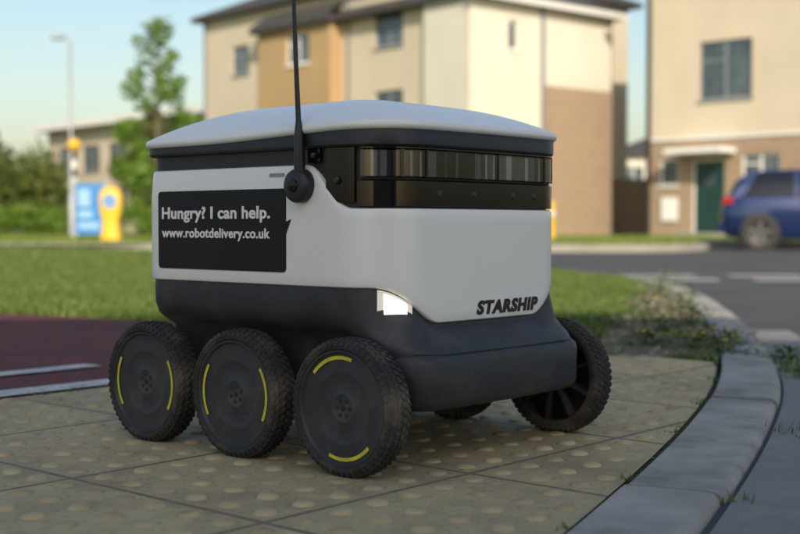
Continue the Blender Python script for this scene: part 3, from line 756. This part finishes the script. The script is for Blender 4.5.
rs=random.Random(9)
for i in range(75):
    x=rs.uniform(-34,-15.2); y=rs.uniform(50,62); hh=rs.uniform(3.0,5.2)
    if x>-19: hh*=.8
    for k in range(5):
        C.append((x+rs.gauss(0,.7),y+rs.gauss(0,.7),hh*rs.uniform(.2,.95))); r=rs.uniform(.5,1.2); Rr.append(r)
leafcloud('foliage',C,Rr,45000,.16,mLeafB,dt)
C=[];Rr=[]
for i in range(160):
    x=rs.uniform(-60,60); y=rs.uniform(120,150)
    for k in range(3): C.append((x+rs.gauss(0,2),y,rs.uniform(.5,4.5))); Rr.append(rs.uniform(1.5,3))
leafcloud('foliage_far',C,Rr,25000,.6,mLeafB,dt)
hd=empty('hedge'); C=[];Rr=[]
for i in range(130):
    x=-20+i*.125; C.append((x,41+rs.uniform(-.2,.2)-.02*x,rs.uniform(.2,.85))); Rr.append(rs.uniform(.25,.5))
leafcloud('foliage',C,Rr,16000,.08,mLeafA,hd)

# ------------------------------------------------------------------ street furniture
sl=empty('street_lamp',(-9.9,38,0))
lathe('pole',[(.09,0),(.09,1.2),(.05,1.25),(.04,5.8)],12,mGrey,sl,axis='z')
tube('arm',[(0,0,5.78),(-.05,0,5.9),(-.25,-.02,5.95)],[.035,.03,.028],8,mGrey,sl)
box('lantern',-.55,-.15,-.12,.12,5.9,6.02,mGrey,sl,bev=.03)
bb=empty('belisha_beacon',(-8.25,32,0))
for i in range(10):
    lathe('pole_band',[(.06,.22*i),(.06,.22*(i+1))],14,mBlk if i%2 else mWp,bb,axis='z')
lathe('globe',[(.03,2.18)]+[(.17*math.sin(R(a)),2.36-.17*math.cos(R(a))) for a in range(15,181,15)],20,M('beacon_globe',(.80,.45,.03),rough=.3),bb,axis='z')
isd=empty('information_sign',(-7.0,28.5,0),R(8))
box('board',-.33,.33,-.02,.02,.12,1.28,mBlue,isd,bev=.006)
boxes('posts',[(-.39,-.335,-.03,.03,0,1.36),(.335,.39,-.03,.03,0,1.36)],mGrey,isd)
boxes('panels',[(-.26,.0,-.028,-.022,.75,1.15),(-.26,.05,-.028,-.022,.5,.66),(-.26,.2,-.028,-.022,.25,.40)],M('sign_pale',(.25,.45,.65),rough=.5),isd)
kb=empty('keep_left_bollard',(-5.55,24.2,-.0))
def bol():
    st=[(.0,.20,.12),(.15,.19,.12),(.2,.17,.11),(.45,.16,.10),(.62,.21,.10),(.85,.225,.10),(.98,.20,.10),(1.05,.14,.08),(1.075,.05,.05)]
    v=[];f=[];n=20
    for z,a,b in st:
        for k in range(n):
            t=2*math.pi*k/n; c,s=math.cos(t),math.sin(t)
            v.append((a*abs(c)**.6*(1 if c>0 else -1),b*abs(s)**.6*(1 if s>0 else -1),z))
    for i in range(len(st)-1):
        for k in range(n): f.append((i*n+k,i*n+(k+1)%n,(i+1)*n+(k+1)%n,(i+1)*n+k))
    f.append(tuple(range((len(st)-1)*n,len(st)*n)))
    mk('shell',v,f,mYp,kb,smooth=True)
    lathe('blue_disc',[(0,-.006),(.13,-.006),(.13,.01)],28,mBlue,kb,loc=(0,-.108,.80))
    lathe('disc_rim',[(.13,-.008),(.145,-.008),(.145,.01)],28,mWp,kb,loc=(0,-.108,.80))
    box('arrow',-.07,.07,-.122,-.116,.78,.81,mWp,kb)
bol()
pb=empty('bollard',(3.4,28.3,0)); lathe('post',[(.10,0),(.10,.05),(.075,.06),(.075,.72),(.085,.74),(.085,.80),(.06,.85),(0,.87)],18,mYp,pb,axis='z')
lathe('band',[(.078,.56),(.078,.66)],18,mWp,pb,axis='z')

# ------------------------------------------------------------------ parked car
car=empty('parked_car',(5.95,23.35,-.10),R(-14))
def carloft(name,st,mat,smooth=True):
    v=[];f=[];m=len(st[0][1])*2
    for x,pr in st:
        v+=[(x,-p[0],p[1]) for p in pr]+[(x,p[0],p[1]) for p in pr[::-1]]
    for i in range(len(st)-1):
        for k in range(m):
            l=(k+1)%m; f.append((i*m+k,i*m+l,(i+1)*m+l,(i+1)*m+k))
    f.append(tuple(range(m))[::-1]); f.append(tuple(range((len(st)-1)*m,len(st)*m)))
    return mk(name,v,f,mat,car,smooth=smooth)
def cs(w,zb,zt): return [(w*.86,zb),(w*.95,zb+.05),(w,zb+.22),(w*1.01,(zb+zt)/2+.05),(w*.985,zt-.12),(w*.95,zt-.03),(w*.88,zt)]
carloft('body',[(0,cs(.70,.38,.80)),(.04,cs(.76,.28,.90)),(.15,cs(.81,.22,.95)),(.45,cs(.84,.19,.97)),(1.1,cs(.855,.18,.96)),(2.0,cs(.86,.18,.94)),(2.7,cs(.85,.18,.92)),(3.2,cs(.84,.19,.87)),(3.65,cs(.80,.21,.77)),(3.88,cs(.72,.25,.66)),(3.95,cs(.62,.32,.58))],mCar)
def gs(wb,wt,z0,z1): return [(wb,z0),(wb*.5+wt*.5+.02,z0*.5+z1*.5),(wt,z1-.03),(wt-.06,z1)]
carloft('greenhouse',[(.10,gs(.74,.70,.90,.97)),(.22,gs(.75,.64,.90,1.18)),(.42,gs(.76,.60,.90,1.36)),(.8,gs(.77,.60,.90,1.41)),(1.4,gs(.78,.60,.90,1.43)),(1.95,gs(.78,.59,.90,1.39)),(2.35,gs(.78,.62,.88,1.20)),(2.85,gs(.76,.70,.86,.93))],mCarG)
rf_=[(.25,1.23,.62),(.43,1.375,.59),(.8,1.425,.59),(1.4,1.445,.59),(1.95,1.405,.58)]
v=[];f=[]
for x,z,w in rf_: v+=[(x,-w-.012,z-.035),(x,-w+.05,z),(x,w-.05,z),(x,w+.012,z-.035)]
for i in range(len(rf_)-1):
    for k in range(3): f.append((4*i+k,4*i+4+k,4*i+5+k,4*i+1+k))
mk('roof_panel',v,f,mCar,car,smooth=True)
def pil(pts,w):
    for s in (-1,1):
        v=[];
        for (x,y,z) in pts: v+=[(x,s*y,z),(x+w,s*y,z)]
        mk('pillar',v,[(2*i,2*i+1,2*i+3,2*i+2) for i in range(len(pts)-1)],mCar,car)
pil([(.14,.765,.93),(.30,.715,1.14),(.42,.62,1.36)],.20); pil([(1.25,.795,.93),(1.25,.72,1.15),(1.25,.615,1.40)],.07); pil([(2.62,.78,.92),(2.2,.70,1.16),(1.9,.60,1.39)],.07)
mAl=M('alloy',(.18,.18,.19),rough=.4,metal=.6)
for s in (-1,1):
    rz=0 if s<0 else math.pi
    for x in (.66,3.12):
        lathe('wheel_arch',[(0,0),(.345,0),(.345,.05)],28,mBlk,car,loc=(x,s*.862,.31),rot=(0,0,rz))
        lathe('tyre',[(.20,-.03),(.215,-.035),(.29,-.03),(.305,-.01),(.305,.18)],32,mBlk,car,loc=(x,s*.865,.305),rot=(0,0,rz))
        lathe('rim',[(0,-.02),(.05,-.025),(.06,-.01),(.17,-.015),(.20,-.03),(.205,0)],32,mBlk,car,loc=(x,s*.865,.305),rot=(0,0,rz))
        v=[];f=[]
        for i in range(5):
            a=R(72*i+15); c,sn=math.cos(a),math.sin(a); o=len(v)
            for q in bv(.04,.195,-.022,.022,-.036,-.02): v.append((q[0]*c-q[1]*sn,q[2],q[0]*sn+q[1]*c))
            f+=[tuple(o+g for g in h) for h in BF]
        o=mk('spokes',v,f,mAl,car,loc=(x,s*.865,.305)); o.rotation_euler[2]=rz
    box('tail_light',.02,.20,s*.79-.03,s*.79+.03,.82,.94,mRedL,car,bev=.012)
    box('mirror',2.3,2.42,s*.93-.08,s*.93+.08,.93,1.04,mCar,car,bev=.02)
    box('door_handle',1.35,1.5,s*.868-.012,s*.868+.012,.80,.83,mCar,car,bev=.004)
box('number_plate',-.03,-.005,-.26,.26,.55,.66,mYp,car)
box('bumper_trim',-.05,.12,-.74,.74,.30,.50,mCar,car,bev=.03)

# ------------------------------------------------------------------ light, sky, camera
SUN_EL=R(30); saz=Vector((.14,-.99)).normalized()
w=bpy.data.worlds.new('World'); scene.world=w; w.use_nodes=True
N=w.node_tree.nodes; L=w.node_tree.links
sky=N.new('ShaderNodeTexSky'); sky.sky_type='NISHITA'; sky.sun_disc=False; sky.sun_elevation=SUN_EL
sky.sun_rotation=math.atan2(saz.x,saz.y)
sky.air_density=1.35; sky.dust_density=2.0; sky.ozone_density=1.8
bg=N['Background']; bg.inputs['Strength'].default_value=.15; L.new(sky.outputs[0],bg.inputs[0])
ld=bpy.data.lights.new('sun','SUN'); ld.energy=5.0; ld.angle=R(.5); ld.color=(1,.87,.68)
lo=bpy.data.objects.new('sun',ld); COL.objects.link(lo)
sd=Vector((saz.x*math.cos(SUN_EL),saz.y*math.cos(SUN_EL),math.sin(SUN_EL)))
lo.rotation_euler=sd.to_track_quat('Z','Y').to_euler(); lo.location=(0,-20,30)
cd=bpy.data.cameras.new('camera'); cam=bpy.data.objects.new('camera',cd); COL.objects.link(cam)
cam.location=(0,0,.364); cam.rotation_euler=(R(90-1.96),0,0)
cd.sensor_width=36; cd.lens=56.7; cd.clip_start=.05; cd.clip_end=6000
cd.dof.use_dof=True; cd.dof.focus_distance=1.93; cd.dof.aperture_fstop=4.0
scene.camera=cam
scene.view_settings.view_transform='Standard'; scene.view_settings.look='None'; scene.view_settings.exposure=0
